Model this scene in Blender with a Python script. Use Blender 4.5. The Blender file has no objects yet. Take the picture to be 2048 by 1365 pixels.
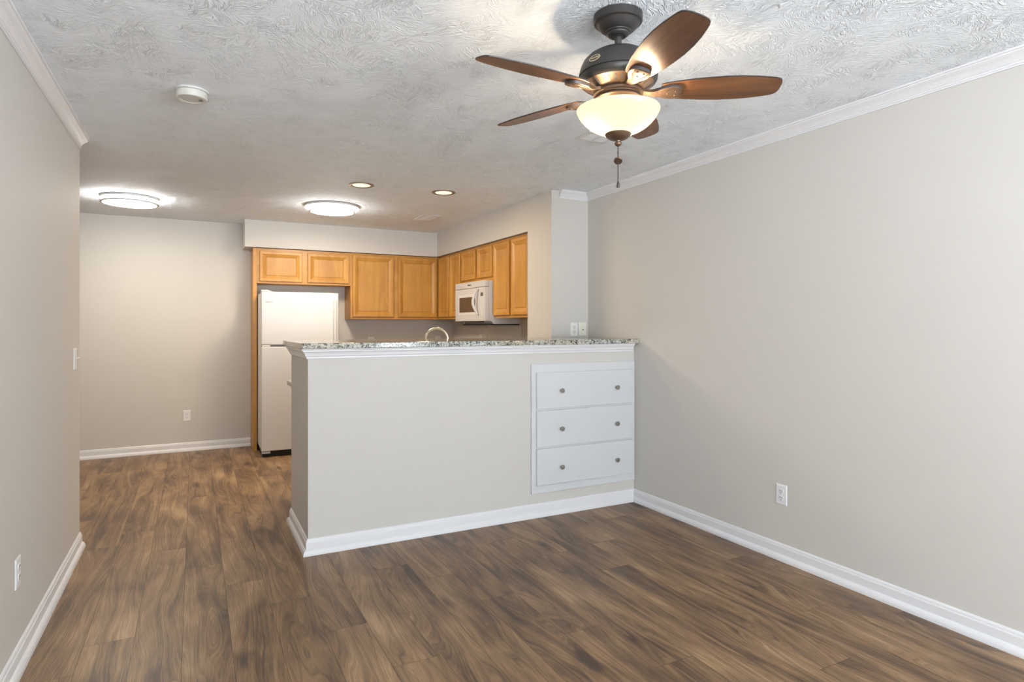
import bpy, bmesh, math, random
from mathutils import Vector, Matrix
C = bpy.context.scene
COL = C.collection
R = math.radians
random.seed(7)

# ------------------------------------------------------------------ camera, world, exposure
EYE = 1.3298
cam_d = bpy.data.cameras.new('camera')
cam_d.sensor_width = 36.0
cam_d.lens = 1219.85 / 2048 * 36.0
cam_d.shift_y = -(682.5 - 650.8) / 2048
cam_d.clip_start = 0.05
cam = bpy.data.objects.new('camera', cam_d)
cam.location = (0, 0, EYE)
cam.rotation_euler = (R(90), 0, R(-27.4925))
COL.objects.link(cam)
C.camera = cam

C.view_settings.view_transform = 'Standard'
C.view_settings.look = 'None'
C.view_settings.gamma = 1.0
C.view_settings.use_curve_mapping = False
C.view_settings.exposure = 0.84
C.cycles.use_denoising = True
C.cycles.max_bounces = 14
C.cycles.diffuse_bounces = 8
C.cycles.glossy_bounces = 4
C.cycles.transmission_bounces = 6
C.cycles.sample_clamp_indirect = 6.0

world = bpy.data.worlds.new('daylight')
C.world = world
world.use_nodes = True
bg = world.node_tree.nodes['Background']
# overcast sky; brighter half below the horizon is added to light the ceiling
wt = world.node_tree
gen = wt.nodes.new('ShaderNodeTexCoord')
sxyz = wt.nodes.new('ShaderNodeSeparateXYZ')
wt.links.new(gen.outputs['Generated'], sxyz.inputs[0])
mr = wt.nodes.new('ShaderNodeMapRange')
mr.inputs[1].default_value, mr.inputs[2].default_value = -0.06, 0.06
wt.links.new(sxyz.outputs[2], mr.inputs[0])
wmix = wt.nodes.new('ShaderNodeMix')
wmix.data_type = 'RGBA'
wmix.inputs[6].default_value = (1.68, 1.83, 1.98, 1)
wmix.inputs[7].default_value = (0.70, 0.772, 0.845, 1)
wt.links.new(mr.outputs[0], wmix.inputs[0])
wt.links.new(wmix.outputs[2], bg.inputs[0])
bg.inputs[1].default_value = 9.6

# room dimensions (metres)
H = 2.44
XL, XR = -0.61, 2.955          # living-room side walls
YB = 7.30                      # back wall
YR = -4.2                      # wall behind the camera, with the glazed opening
YP = 3.675                     # front face of the half wall
YC = 4.285                     # face of the short return wall
XK = 2.595                     # kitchen face of the return wall and soffit
XS = 2.94                      # wall behind the range
YS = 6.95                      # face of the back soffit
ZS = 2.155                     # underside of the soffits


def lamp(name, kind, loc, energy, color, size=0.05, rot=(0, 0, 0), parent=None, **kw):
    d = bpy.data.lights.new(name, kind)
    d.energy = energy
    d.color = color
    if kind == 'AREA':
        d.shape = kw.get('shape', 'DISK')
        d.size = size
        if 'size_y' in kw:
            d.size_y = kw['size_y']
    else:
        d.shadow_soft_size = size
        if kind == 'SPOT':
            d.spot_size = kw.get('angle', R(120))
            d.spot_blend = 0.6
    o = bpy.data.objects.new(name, d)
    o.location = loc
    o.rotation_euler = rot
    COL.objects.link(o)
    if parent:
        o.parent = parent
    return o


# daylight entering through the glazed opening behind the camera
WX0, WX1, WZ0, WZ1 = -0.05, 1.6, 0.9, 2.1
portal = lamp('window_daylight', 'AREA', ((WX0 + WX1) / 2, YR - 0.02, (WZ0 + WZ1) / 2), 1.0, (1, 1, 1),
              WX1 - WX0, (R(90), 0, 0), shape='RECTANGLE', size_y=WZ1 - WZ0)
portal.data.cycles.is_portal = True
# unseen side windows, added to brighten the walls and ceiling: (y0, y1, z0, z1)
SW = (-4.1, -1.50, 0.30, 2.15)
for name, x, rz in (('fill_daylight_left', XL - 0.13, R(-90)), ('fill_daylight_right', XR + 0.12, R(90))):
    p_ = lamp(name, 'AREA', (x, (SW[0] + SW[1]) / 2, (SW[2] + SW[3]) / 2), 1.0, (1, 1, 1), SW[1] - SW[0], (R(90), 0, rz), shape='RECTANGLE', size_y=SW[3] - SW[2])
    p_.data.cycles.is_portal = True


# ------------------------------------------------------------------ material helpers
def mat(name, color=(0.8, 0.8, 0.8), rough=0.5, metal=0.0, spec=0.5, emit=None, emit_s=0.0, coat=0.0):
    m = bpy.data.materials.new(name)
    m.use_nodes = True
    b = m.node_tree.nodes['Principled BSDF']
    b.inputs['Base Color'].default_value = (*color, 1)
    b.inputs['Roughness'].default_value = rough
    b.inputs['Metallic'].default_value = metal
    b.inputs['Specular IOR Level'].default_value = spec
    b.inputs['Coat Weight'].default_value = coat
    if emit:
        b.inputs['Emission Color'].default_value = (*emit, 1)
        b.inputs['Emission Strength'].default_value = emit_s
    return m


class NT:
    def __init__(s, m):
        s.t = m.node_tree
        s.b = s.t.nodes.get('Principled BSDF')

    def n(s, typ, **kw):
        nd = s.t.nodes.new(typ)
        for k, v in kw.items():
            if k.startswith('i_'):
                key = k[2:]
                key = int(key) if key.isdigit() else key.replace('_', ' ')
                if isinstance(v, bpy.types.NodeSocket):
                    s.t.links.new(v, nd.inputs[key])
                else:
                    nd.inputs[key].default_value = v
            else:
                setattr(nd, k, v)
        return nd

    def link(s, a, b):
        s.t.links.new(a, b)

    def math(s, op, a, b=0.0, c=0.0, clamp=False):
        nd = s.t.nodes.new('ShaderNodeMath')
        nd.operation = op
        nd.use_clamp = clamp
        for i, v in enumerate((a, b, c)):
            if isinstance(v, bpy.types.NodeSocket):
                s.t.links.new(v, nd.inputs[i])
            else:
                nd.inputs[i].default_value = v
        return nd.outputs[0]

    def vmath(s, op, a, b):
        nd = s.t.nodes.new('ShaderNodeVectorMath')
        nd.operation = op
        for i, v in enumerate((a, b)):
            if isinstance(v, bpy.types.NodeSocket):
                s.t.links.new(v, nd.inputs[i])
            else:
                nd.inputs[i].default_value = v
        return nd.outputs[0]

    def noise(s, vec, scale, detail=2.0, rough=0.5, dist=0.0):
        nd = s.n('ShaderNodeTexNoise', i_Vector=vec, i_Scale=scale, i_Detail=detail, i_Roughness=rough, i_Distortion=dist)
        return nd.outputs['Fac']

    def ramp(s, fac, stops, interp='LINEAR'):
        nd = s.t.nodes.new('ShaderNodeValToRGB')
        nd.color_ramp.interpolation = interp
        e = nd.color_ramp.elements
        while len(e) > 1:
            e.remove(e[-1])
        e[0].position, e[0].color = stops[0][0], (*stops[0][1], 1)
        for p, c in stops[1:]:
            x = e.new(p)
            x.color = (*c, 1)
        s.t.links.new(fac, nd.inputs[0])
        return nd.outputs[0]

    def mix(s, fac, a, b, blend='MIX'):
        nd = s.t.nodes.new('ShaderNodeMix')
        nd.data_type = 'RGBA'
        nd.blend_type = blend
        for i, v in ((0, fac), (6, a), (7, b)):
            if isinstance(v, bpy.types.NodeSocket):
                s.t.links.new(v, nd.inputs[i])
            elif i == 0:
                nd.inputs[i].default_value = v
            else:
                nd.inputs[i].default_value = (*v, 1)
        return nd.outputs[2]

    def bump(s, height, strength, dist):
        nd = s.n('ShaderNodeBump', i_Strength=strength, i_Distance=dist, i_Height=height)
        s.link(nd.outputs[0], s.b.inputs['Normal'])


# painted wall: warm greige with a faint roller texture
m_wall = mat('wall_paint', (0.645, 0.605, 0.55), 0.62, spec=0.3)
t = NT(m_wall)
pos = t.n('ShaderNodeNewGeometry').outputs['Position']
t.bump(t.noise(pos, 260, 3), 0.12, 0.002)
v = t.noise(pos, 1.3, 3)
t.link(t.mix(v, (0.563, 0.541, 0.505), (0.578, 0.556, 0.520)), t.b.inputs['Base Color'])

m_trim = mat('trim_white_semigloss', (0.715, 0.715, 0.725), 0.34)
m_white = mat('white_cabinet_paint', (0.605, 0.612, 0.617), 0.4)
m_plate = mat('white_plastic', (0.74, 0.74, 0.74), 0.35)
m_almond = mat('almond_plastic', (0.72, 0.70, 0.60), 0.4)
m_slot = mat('dark_slot', (0.02, 0.018, 0.015), 0.6)
m_screw = mat('painted_screw', (0.6, 0.6, 0.58), 0.4)
m_appl = mat('white_enamel', (0.54, 0.535, 0.535), 0.3)
m_appl_side = mat('white_enamel_textured', (0.64, 0.63, 0.615), 0.45)
m_black = mat('black_plastic', (0.006, 0.006, 0.006), 0.5)
m_grey = mat('grey_print', (0.22, 0.22, 0.23), 0.5)
m_dark_print = mat('dark_print', (0.06, 0.06, 0.065), 0.5)
m_nickel = mat('brushed_nickel', (0.40, 0.385, 0.36), 0.28, 1.0)
m_chrome = mat('satin_nickel_tube', (0.66, 0.60, 0.50), 0.22, 1.0)
m_bronze = mat('dark_bronze', (0.060, 0.056, 0.053), 0.42, 0.55)
m_bronze_warm = mat('brown_bronze', (0.135, 0.085, 0.055), 0.36, 0.6)
m_bronze_edge = mat('bronze_edge', (0.09, 0.085, 0.085), 0.45, 0.5)
m_brass = mat('antique_brass', (0.66, 0.57, 0.38), 0.34, 0.75)
m_ivory = mat('ivory_plastic', (0.62, 0.61, 0.56), 0.45)
m_fixture = mat('fixture_white', (0.62, 0.615, 0.60), 0.5)
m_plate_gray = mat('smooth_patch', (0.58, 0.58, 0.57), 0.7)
m_can = mat('can_ring_bronze', (0.33, 0.28, 0.22), 0.4, 0.6)
m_steel = mat('stainless_panel', (0.72, 0.70, 0.66), 0.35, 0.3)
m_glassdark = mat('dark_window_glass', (0.075, 0.052, 0.036), 0.12, spec=0.6)
m_display = mat('display_glass', (0.10, 0.095, 0.095), 0.2)
m_scuff = mat('scuff', (0.40, 0.36, 0.26), 0.7)

# ceiling: stomped "crow's foot" plaster
m_ceil = mat('ceiling_stomp_texture', (0.88, 0.93, 0.985), 0.75, spec=0.25)
t = NT(m_ceil)
pos = t.n('ShaderNodeNewGeometry').outputs['Position']


def streaks(shift, cell):
    p = t.vmath('ADD', pos, shift)
    wob = t.n('ShaderNodeTexNoise', i_Vector=p, i_Scale=11.0, i_Detail=2.0).outputs['Color']
    pw = t.vmath('ADD', p, t.vmath('MULTIPLY', t.vmath('SUBTRACT', wob, (0.5, 0.5, 0.5)), (0.07, 0.07, 0.0)))
    vor = t.n('ShaderNodeTexVoronoi', voronoi_dimensions='2D', i_Vector=pw, i_Scale=cell)
    sep = t.n('ShaderNodeSeparateColor', i_0=vor.outputs['Color'])
    rot = t.n('ShaderNodeVectorRotate', rotation_type='Z_AXIS', i_Vector=pw)
    t.link(vor.outputs['Position'], rot.inputs['Center'])
    t.link(t.math('MULTIPLY', sep.outputs[0], 6.2832), rot.inputs['Angle'])
    q = t.vmath('MULTIPLY', rot.outputs[0], (16.0, 90.0, 1.0))
    q = t.vmath('ADD', q, t.vmath('MULTIPLY', vor.outputs['Color'], (31.0, 17.0, 0.0)))
    s = t.noise(q, 1.0, 1.0, 0.5, 0.5)
    # thin raised ridges where the field crosses its middle value
    ridge = t.math('ABSOLUTE', t.math('SUBTRACT', s, 0.54))
    s = t.n('ShaderNodeMapRange', i_Value=ridge, i_1=0.0, i_2=0.075, i_3=1.0, i_4=0.0, clamp=True).outputs[0]
    fade = t.n('ShaderNodeMapRange', i_Value=vor.outputs['Distance'], i_1=0.25, i_2=0.75, i_3=1.0, i_4=0.35, clamp=True).outputs[0]
    on = t.n('ShaderNodeMapRange', i_Value=sep.outputs[1], i_1=0.1, i_2=0.7, i_3=0.45, i_4=1.0, clamp=True).outputs[0]
    return t.math('MULTIPLY', t.math('MULTIPLY', s, fade), on)


s1 = streaks((0, 0, 0), 6.5)
s2 = streaks((3.37, 1.91, 0), 8.5)
hgt = t.math('MAXIMUM', s1, s2)
hgt = t.math('ADD', hgt, t.math('MULTIPLY', t.noise(pos, 150.0, 3.0), 0.15))
t.bump(hgt, 0.9, 0.0042)

# floor planks: brown oak laminate
m_floor = mat('oak_laminate', (0.18, 0.11, 0.07), 0.42, spec=0.45)
t = NT(m_floor)
pos = t.n('ShaderNodeNewGeometry').outputs['Position']
att = t.n('ShaderNodeAttribute', attribute_name='plank')
rnd = t.n('ShaderNodeSeparateColor', i_0=att.outputs['Color'])
off = t.vmath('MULTIPLY', att.outputs['Color'], (41.0, 67.0, 0.0))
p = t.vmath('ADD', pos, off)
# slow sideways drift of the grain, so the pore lines flow and close into cathedrals
slow = t.noise(t.vmath('MULTIPLY', p, (1.0, 0.13, 1.0)), 4.8, 2.0, 0.45, 0.25)
warp = t.math('MULTIPLY', t.math('SUBTRACT', slow, 0.5), 0.40)
sx = t.n('ShaderNodeSeparateXYZ', i_0=p)
gx_ = t.math('ADD', sx.outputs[0], warp)
gv = t.n('ShaderNodeCombineXYZ', i_0=gx_, i_1=sx.outputs[1], i_2=0.0).outputs[0]
lines = t.noise(t.vmath('MULTIPLY', gv, (150.0, 2.2, 1.0)), 1.0, 3.0, 0.62)
band = t.noise(t.vmath('MULTIPLY', gv, (24.0, 0.8, 1.0)), 1.0, 2.0, 0.5)
pores = t.noise(t.vmath('MULTIPLY', p, (420.0, 9.0, 1.0)), 1.0, 2.0, 0.6)
cloud = t.noise(t.vmath('MULTIPLY', p, (1.0, 0.30, 1.0)), 6.5, 3.0, 0.5, 0.4)
vor = t.n('ShaderNodeTexVoronoi', voronoi_dimensions='2D', i_Vector=t.vmath('MULTIPLY', t.vmath('ADD', p, t.vmath('MULTIPLY', t.n('ShaderNodeTexNoise', i_Vector=p, i_Scale=14.0).outputs['Color'], (0.05, 0.05, 0))), (1.0, 0.40, 1.0)), i_Scale=3.4)
knot = t.n('ShaderNodeMapRange', i_Value=vor.outputs['Distance'], i_1=0.02, i_2=0.15, i_3=1.0, i_4=0.0).outputs[0]
vsep = t.n('ShaderNodeSeparateColor', i_0=vor.outputs['Color'])
knot = t.math('MULTIPLY', knot, t.math('GREATER_THAN', vsep.outputs[0], 0.62))
val = t.math('MULTIPLY', lines, 0.66)
val = t.math('MULTIPLY_ADD', band, 0.52, val)
val = t.math('MULTIPLY_ADD', pores, 0.44, val)
val = t.math('MULTIPLY_ADD', cloud, 0.74, t.math('SUBTRACT', val, 0.06))
val = t.math('MULTIPLY_ADD', t.math('SUBTRACT', rnd.outputs[2], 0.5), 0.06, val)
val = t.math('MULTIPLY_ADD', knot, -0.26, val)
colr = t.ramp(t.n('ShaderNodeMapRange', i_Value=val, i_1=0.85, i_2=1.40).outputs[0],
              [(0.0, (0.054, 0.031, 0.018)), (0.28, (0.118, 0.068, 0.037)), (0.5, (0.196, 0.117, 0.059)),
               (0.72, (0.270, 0.165, 0.085)), (1.0, (0.390, 0.255, 0.140))])
t.link(colr, t.b.inputs['Base Color'])
t.link(t.math('MULTIPLY_ADD', lines, 0.16, 0.33), t.b.inputs['Roughness'])
t.bump(lines, 0.15, 0.0010)


# honey maple: vertical or horizontal figure in the object's own space
def wood(name, axis, dark, mid, light, rough=0.36, fine_amt=0.5, k=1.0):
    m = mat(name, mid, rough, spec=0.45)
    t = NT(m)
    tc = t.n('ShaderNodeTexCoord').outputs['Object']
    inf = t.n('ShaderNodeObjectInfo').outputs['Random']
    comb = t.n('ShaderNodeCombineXYZ', i_0=t.math('MULTIPLY', inf, 13.0), i_1=t.math('MULTIPLY', inf, 29.0), i_2=t.math('MULTIPLY', inf, 7.0))
    p = t.vmath('ADD', tc, comb.outputs[0])
    sc = {'Z': (1, 1, 0.12), 'X': (0.12, 1, 1), 'Y': (1, 0.12, 1)}[axis]
    ps = t.vmath('MULTIPLY', p, sc)
    a = t.noise(ps, 9.0 * k, 3.0, 0.5, 0.8)
    b = t.noise(ps, 90.0 * k, 2.0, 0.6)
    c = t.noise(p, 7.0, 2.0)
    v = t.math('MULTIPLY_ADD', b, fine_amt * 0.6, t.math('MULTIPLY', a, 0.75))
    v = t.math('MULTIPLY_ADD', c, 0.25, v)
    v = t.n('ShaderNodeMapRange', i_Value=v, i_1=0.40 + 0.15 * fine_amt, i_2=0.85 + 0.3 * fine_amt).outputs[0]
    t.link(t.ramp(v, [(0, dark), (0.5, mid), (1, light)]), t.b.inputs['Base Color'])
    return m


MD, MM, ML = (0.41, 0.185, 0.032), (0.52, 0.262, 0.052), (0.60, 0.330, 0.080)
m_maple = wood('honey_maple', 'Z', MD, MM, ML)
m_maple_h = wood('honey_maple_rail', 'X', MD, MM, ML)
m_blade = wood('walnut_blade', 'X', (0.075, 0.030, 0.012), (0.180, 0.074, 0.026), (0.28, 0.118, 0.040), 0.33, 0.5, 1.6)
m_blade_edge = mat('blade_dark_edge', (0.035, 0.025, 0.022), 0.45)

# granite
m_granite = mat('speckled_granite', (0.6, 0.6, 0.55), 0.10, spec=0.28)
t = NT(m_granite)
pos = t.n('ShaderNodeNewGeometry').outputs['Position']
wob = t.n('ShaderNodeTexNoise', i_Vector=pos, i_Scale=60.0, i_Detail=2.0).outputs['Color']
pw = t.vmath('ADD', pos, t.vmath('MULTIPLY', wob, (0.02, 0.02, 0.02)))
v1 = t.n('ShaderNodeTexVoronoi', i_Vector=pw, i_Scale=210.0)
c1 = t.n('ShaderNodeSeparateColor', i_0=v1.outputs['Color']).outputs[0]
n1 = t.noise(pos, 62.0, 4.0, 0.62, 0.6)
n2 = t.noise(pos, 17.0, 3.0, 0.6)
sp = t.math('ADD', t.math('ADD', t.math('MULTIPLY', c1, 0.26), t.math('MULTIPLY', n1, 0.72)), t.math('MULTIPLY', n2, 0.34))
sp = t.n('ShaderNodeMapRange', i_Value=sp, i_1=0.25, i_2=0.90).outputs[0]
gx = t.n('ShaderNodeSeparateXYZ', i_0=pos).outputs[0]
warm = t.n('ShaderNodeMapRange', i_Value=t.noise(pos, 2.2, 2.0), i_1=0.35, i_2=0.65).outputs[0]
lightc = t.mix(warm, (0.50, 0.52, 0.48), (0.50, 0.45, 0.36))
dark = t.ramp(sp, [(0.0, (0.03, 0.03, 0.034)), (0.42, (0.07, 0.065, 0.065)), (0.52, (0.30, 0.29, 0.28)), (0.62, (0.75, 0.75, 0.74)), (0.78, (1, 1, 1)), (1.0, (1.25, 1.25, 1.2))])
t.link(t.mix(1.0, lightc, dark, 'MULTIPLY'), t.b.inputs['Base Color'])

# lamp glass
m_diff = mat('lit_diffuser', (0.85, 0.85, 0.83), 0.5, emit=(1.0, 0.90, 0.75), emit_s=19.0)
m_diff_side = mat('lit_diffuser_rim', (0.85, 0.85, 0.83), 0.5, emit=(0.98, 0.96, 0.92), emit_s=42.0)
m_can_lens = mat('can_lens', (0.82, 0.78, 0.70), 0.5, emit=(1.0, 0.90, 0.76), emit_s=0.45)
m_bowl = bpy.data.materials.new('alabaster_glass')
m_bowl.use_nodes = True
t = NT(m_bowl)
out = t.t.nodes['Material Output']
t.t.nodes.remove(t.b)
tr = t.n('ShaderNodeBsdfTranslucent', i_0=(0.085, 0.072, 0.050, 1))
df = t.n('ShaderNodeBsdfDiffuse', i_0=(0.42, 0.365, 0.27, 1))
gl = t.n('ShaderNodeBsdfGlossy', i_0=(1, 1, 1, 1), i_1=0.25)
em = t.n('ShaderNodeEmission', i_0=(1.0, 0.87, 0.68, 1), i_1=0.21)
mx = t.n('ShaderNodeMixShader', i_0=0.35, i_1=tr.outputs[0], i_2=df.outputs[0])
mx2 = t.n('ShaderNodeMixShader', i_0=0.04, i_1=mx.outputs[0], i_2=gl.outputs[0])
ad = t.n('ShaderNodeAddShader', i_0=mx2.outputs[0], i_1=em.outputs[0])
t.link(ad.outputs[0], out.inputs[0])
m_bulb = mat('lit_bulb', (1, 1, 1), 0.5, emit=(1.0, 0.82, 0.58), emit_s=12.0)


# ------------------------------------------------------------------ mesh helpers
class MB:
    def __init__(s):
        s.v, s.f, s.m, s.sm = [], [], [], []

    def add(s, verts, faces, mi=0, smooth=False):
        o = len(s.v)
        s.v += [tuple(x) for x in verts]
        for f in faces:
            s.f.append([i + o for i in f])
            s.m.append(mi)
            s.sm.append(smooth)
        return s

    def box(s, x0, x1, y0, y1, z0, z1, mi=0):
        v = [(x, y, z) for z in (z0, z1) for y in (y0, y1) for x in (x0, x1)]
        f = [(0, 2, 3, 1), (4, 5, 7, 6), (0, 1, 5, 4), (2, 6, 7, 3), (0, 4, 6, 2), (1, 3, 7, 5)]
        return s.add(v, f, mi)

    def prism(s, pts, a0, a1, axis='X', mi=0):
        """extrude a 2D outline along an axis; pts are (u, w)"""
        n = len(pts)
        mk = {'X': lambda a, u, w: (a, u, w), 'Y': lambda a, u, w: (u, a, w), 'Z': lambda a, u, w: (u, w, a)}[axis]
        v = [mk(a0, *p) for p in pts] + [mk(a1, *p) for p in pts]
        f = [tuple(range(n))[::-1], tuple(range(n, 2 * n))]
        f += [(i, (i + 1) % n, n + (i + 1) % n, n + i) for i in range(n)]
        return s.add(v, f, mi)

    def lathe(s, prof, seg=48, cx=0, cy=0, axis='Z', mi=0, smooth=True, cap0=True, cap1=True):
        """prof: list of (radius, height)"""
        mk = {'Z': lambda x, y, h: (cx + x, cy + y, h), 'Y': lambda x, y, h: (cx + x, h, cy + y), 'X': lambda x, y, h: (h, cx + x, cy + y)}[axis]
        v, f = [], []
        for r, h in prof:
            for k in range(seg):
                a = 2 * math.pi * k / seg
                v.append(mk(r * math.cos(a), r * math.sin(a), h))
        for i in range(len(prof) - 1):
            for k in range(seg):
                k2 = (k + 1) % seg
                f.append((i * seg + k, i * seg + k2, (i + 1) * seg + k2, (i + 1) * seg + k))
        s.add(v, f, mi, smooth)
        o = len(s.v) - len(v)
        if cap0 and prof[0][0] > 1e-6:
            s.f.append([o + k for k in range(seg)][::-1]); s.m.append(mi); s.sm.append(False)
        if cap1 and prof[-1][0] > 1e-6:
            q = o + (len(prof) - 1) * seg
            s.f.append([q + k for k in range(seg)]); s.m.append(mi); s.sm.append(False)
        return s

    def tube(s, pts, rad, seg=16, mi=0):
        pts = [Vector(p) for p in pts]
        n = len(pts)
        rr = rad if isinstance(rad, (list, tuple)) else [rad] * n
        v, f = [], []
        up = Vector((0, 0, 1))
        prev = None
        for i, p in enumerate(pts):
            d = (pts[min(i + 1, n - 1)] - pts[max(i - 1, 0)]).normalized()
            if prev is None:
                a = d.cross(up)
                if a.length < 1e-3:
                    a = d.cross(Vector((1, 0, 0)))
            else:
                a = prev - d * prev.dot(d)
            a.normalize()
            prev = a
            b = d.cross(a)
            for k in range(seg):
                th = 2 * math.pi * k / seg
                v.append(p + (a * math.cos(th) + b * math.sin(th)) * rr[i])
        for i in range(n - 1):
            for k in range(seg):
                k2 = (k + 1) % seg
                f.append((i * seg + k, i * seg + k2, (i + 1) * seg + k2, (i + 1) * seg + k))
        f.append(tuple(range(seg))[::-1])
        f.append(tuple(range((n - 1) * seg, n * seg)))
        return s.add(v, f, mi, True)

    def sweep(s, path, prof, mi=0, side=1, close=True):
        """carry a moulding profile (offset, z) along a mitred XY path; offset grows to the left (side=1) or right (-1)"""
        path = [Vector((p[0], p[1])) for p in path]
        n, m = len(path), len(prof)
        v = []
        for i, p in enumerate(path):
            def nrm(a, b):
                d = (b - a).normalized()
                return Vector((-d.y, d.x)) * side
            if i == 0:
                nn = nrm(path[0], path[1])
            elif i == n - 1:
                nn = nrm(path[-2], path[-1])
            else:
                a, b = nrm(path[i - 1], p), nrm(p, path[i + 1])
                nn = (a + b) / (1 + a.dot(b))
            for o, z in prof:
                v.append((p.x + nn.x * o, p.y + nn.y * o, z))
        f = []
        for i in range(n - 1):
            for k in range(m if close else m - 1):
                k2 = (k + 1) % m
                f.append((i * m + k, i * m + k2, (i + 1) * m + k2, (i + 1) * m + k))
        if close:
            f.append(tuple(range(m))[::-1])
            f.append(tuple(range((n - 1) * m, n * m)))
        return s.add(v, f, mi)

    def rings(s, loops, mi=0, cap=True):
        """loops: list of equal-length vertex loops joined in order; last one filled"""
        n = len(loops[0])
        v = [p for l in loops for p in l]
        f = []
        for i in range(len(loops) - 1):
            for k in range(n):
                k2 = (k + 1) % n
                f.append((i * n + k, i * n + k2, (i + 1) * n + k2, (i + 1) * n + k))
        f.append(tuple(range(n))[::-1])
        if cap:
            f.append(tuple(range((len(loops) - 1) * n, len(loops) * n)))
        return s.add(v, f, mi)

    def build(s, name, mats, parent=None, bevel=0.0, angle=35, seg=2):
        me = bpy.data.meshes.new(name)
        me.from_pydata(s.v, [], s.f)
        for x in (mats if isinstance(mats, (list, tuple)) else [mats]):
            me.materials.append(x)
        for i, pg in enumerate(me.polygons):
            pg.material_index = s.m[i]
            pg.use_smooth = s.sm[i]
        bm = bmesh.new()
        bm.from_mesh(me)
        bmesh.ops.recalc_face_normals(bm, faces=bm.faces)
        bm.to_mesh(me)
        bm.free()
        if any(s.sm):
            me.set_sharp_from_angle(angle=R(angle))
        o = bpy.data.objects.new(name, me)
        COL.objects.link(o)
        if parent:
            o.parent = parent
        if bevel:
            b = o.modifiers.new('bevel', 'BEVEL')
            b.width = bevel
            b.segments = seg
            b.limit_method = 'ANGLE'
            b.angle_limit = R(40)
        return o


def thing(name, label, cat, loc=(0, 0, 0), rotz=0.0, group=None):
    o = bpy.data.objects.new(name, None)
    o.empty_display_size = 0.1
    COL.objects.link(o)
    o.location = loc
    o.rotation_euler = (0, 0, rotz)
    tag(o, label, cat, group)
    return o


def tag(o, label, cat, group=None):
    o['label'] = label
    o['category'] = cat
    if group:
        o['group'] = group
    return o


def struct(o):
    o['kind'] = 'structure'
    return o


def dup(root, loc, rotz, label, group=None):
    r = root.copy()
    COL.objects.link(r)
    r.location = loc
    r.rotation_euler = (0, 0, rotz)
    r['label'] = label
    if group:
        r['group'] = group
    for ch in list(root.children):
        c = ch.copy()
        COL.objects.link(c)
        c.parent = r
        for g in ch.children:
            d = g.copy()
            COL.objects.link(d)
            d.parent = c
    return r


def text_mesh(name, body, size, m, parent, loc, rot, extrude=0.0004, bold=0.0):
    cu = bpy.data.curves.new(name, 'FONT')
    cu.body = body
    cu.size = size
    cu.align_x = 'CENTER'
    cu.align_y = 'CENTER'
    cu.extrude = extrude
    cu.offset = bold
    cu.resolution_u = 3
    tmp = bpy.data.objects.new(name + '_src', cu)
    COL.objects.link(tmp)
    dg = bpy.context.evaluated_depsgraph_get()
    me = bpy.data.meshes.new_from_object(tmp.evaluated_get(dg))
    bpy.data.objects.remove(tmp)
    bpy.data.curves.remove(cu)
    me.materials.clear()
    me.materials.append(m)
    me.name = name
    o = bpy.data.objects.new(name, me)
    COL.objects.link(o)
    o.parent = parent
    o.location = loc
    o.rotation_euler = rot
    return o


# ------------------------------------------------------------------ the room
# floor: one mesh of planks running front to back, end joints stepped
PW, PL, GAP = 0.182, 1.527, 0.0006
JOINT = {-2: 6.53, -1: 4.35, 0: 3.05, 1: 4.13, 2: 3.775, 3: 3.435, 4: 3.107, 5: 2.715, 6: 2.313, 7: 1.75, 8: 3.035,
         9: 2.677, 10: 2.22, 11: 1.84, 12: 3.035, 13: 2.705, 14: 3.064, 15: 2.788, 16: 3.412, 17: 2.5, 18: 3.2}
fm = MB()
cols = []
rng = random.Random(3)
X_MIN, X_MAX, Y_MIN, Y_MAX = -2.6, 3.05, YR - 0.1, YB + 0.1
fm.box(X_MIN, X_MAX, Y_MIN, Y_MAX, -0.05, -0.0022, 1)
cols += [(0, 0, 0)] * 6
n0 = int(math.floor((X_MIN + 0.409) / PW))
n1 = int(math.ceil((X_MAX + 0.409) / PW))
for n in range(n0, n1):
    xa, xb = max(-0.409 + PW * n, X_MIN), min(-0.409 + PW * (n + 1), X_MAX)
    j = JOINT.get(n, rng.uniform(2, 3.5))
    y = j - PL * math.ceil((j - Y_MIN) / PL)
    while y < Y_MAX:
        ya, yb = max(y, Y_MIN), min(y + PL, Y_MAX)
        if yb - ya > 0.01:
            c = (rng.random(), rng.random(), rng.random())
            fm.add([(xa + GAP, ya + GAP, 0), (xb - GAP, ya + GAP, 0), (xb - GAP, yb - GAP, 0), (xa + GAP, yb - GAP, 0)], [(0, 1, 2, 3)])
            cols.append(c)
        y += PL
m_gap = mat('plank_joint', (0.03, 0.02, 0.014), 0.7)
floor = struct(fm.build('floor', [m_floor, m_gap]))
att = floor.data.attributes.new('plank', 'FLOAT_COLOR', 'FACE')
for i, c in enumerate(cols):
    att.data[i].color = (*c, 1)

struct(MB().box(X_MIN, 3.08, Y_MIN, Y_MAX, H, H + 0.08).build('ceiling', m_ceil))


def wall_with_fill_window(name, x0, x1, y1):  # wall with an out-of-view opening added to let in more light
    m = MB()
    m.box(x0, x1, YR - 0.1, SW[0], 0, H)
    m.box(x0, x1, SW[1], y1, 0, H)
    m.box(x0, x1, SW[0], SW[1], 0, SW[2])
    m.box(x0, x1, SW[0], SW[1], SW[3], H)
    struct(m.build(name, m_wall))


def fill_window(name, x0, x1):  # frame for an added opening, never in view
    m = MB()
    y0, y1, z0, z1 = SW
    for y in (y0, (y0 + y1) / 2 - 0.025, y1 - 0.05):
        m.box(x0, x1, y, y + 0.05, z0, z1)
    for z in (z0, z1 - 0.05):
        m.box(x0, x1, y0, y1, z, z + 0.05)
    struct(m.build(name, m_trim))


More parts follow.
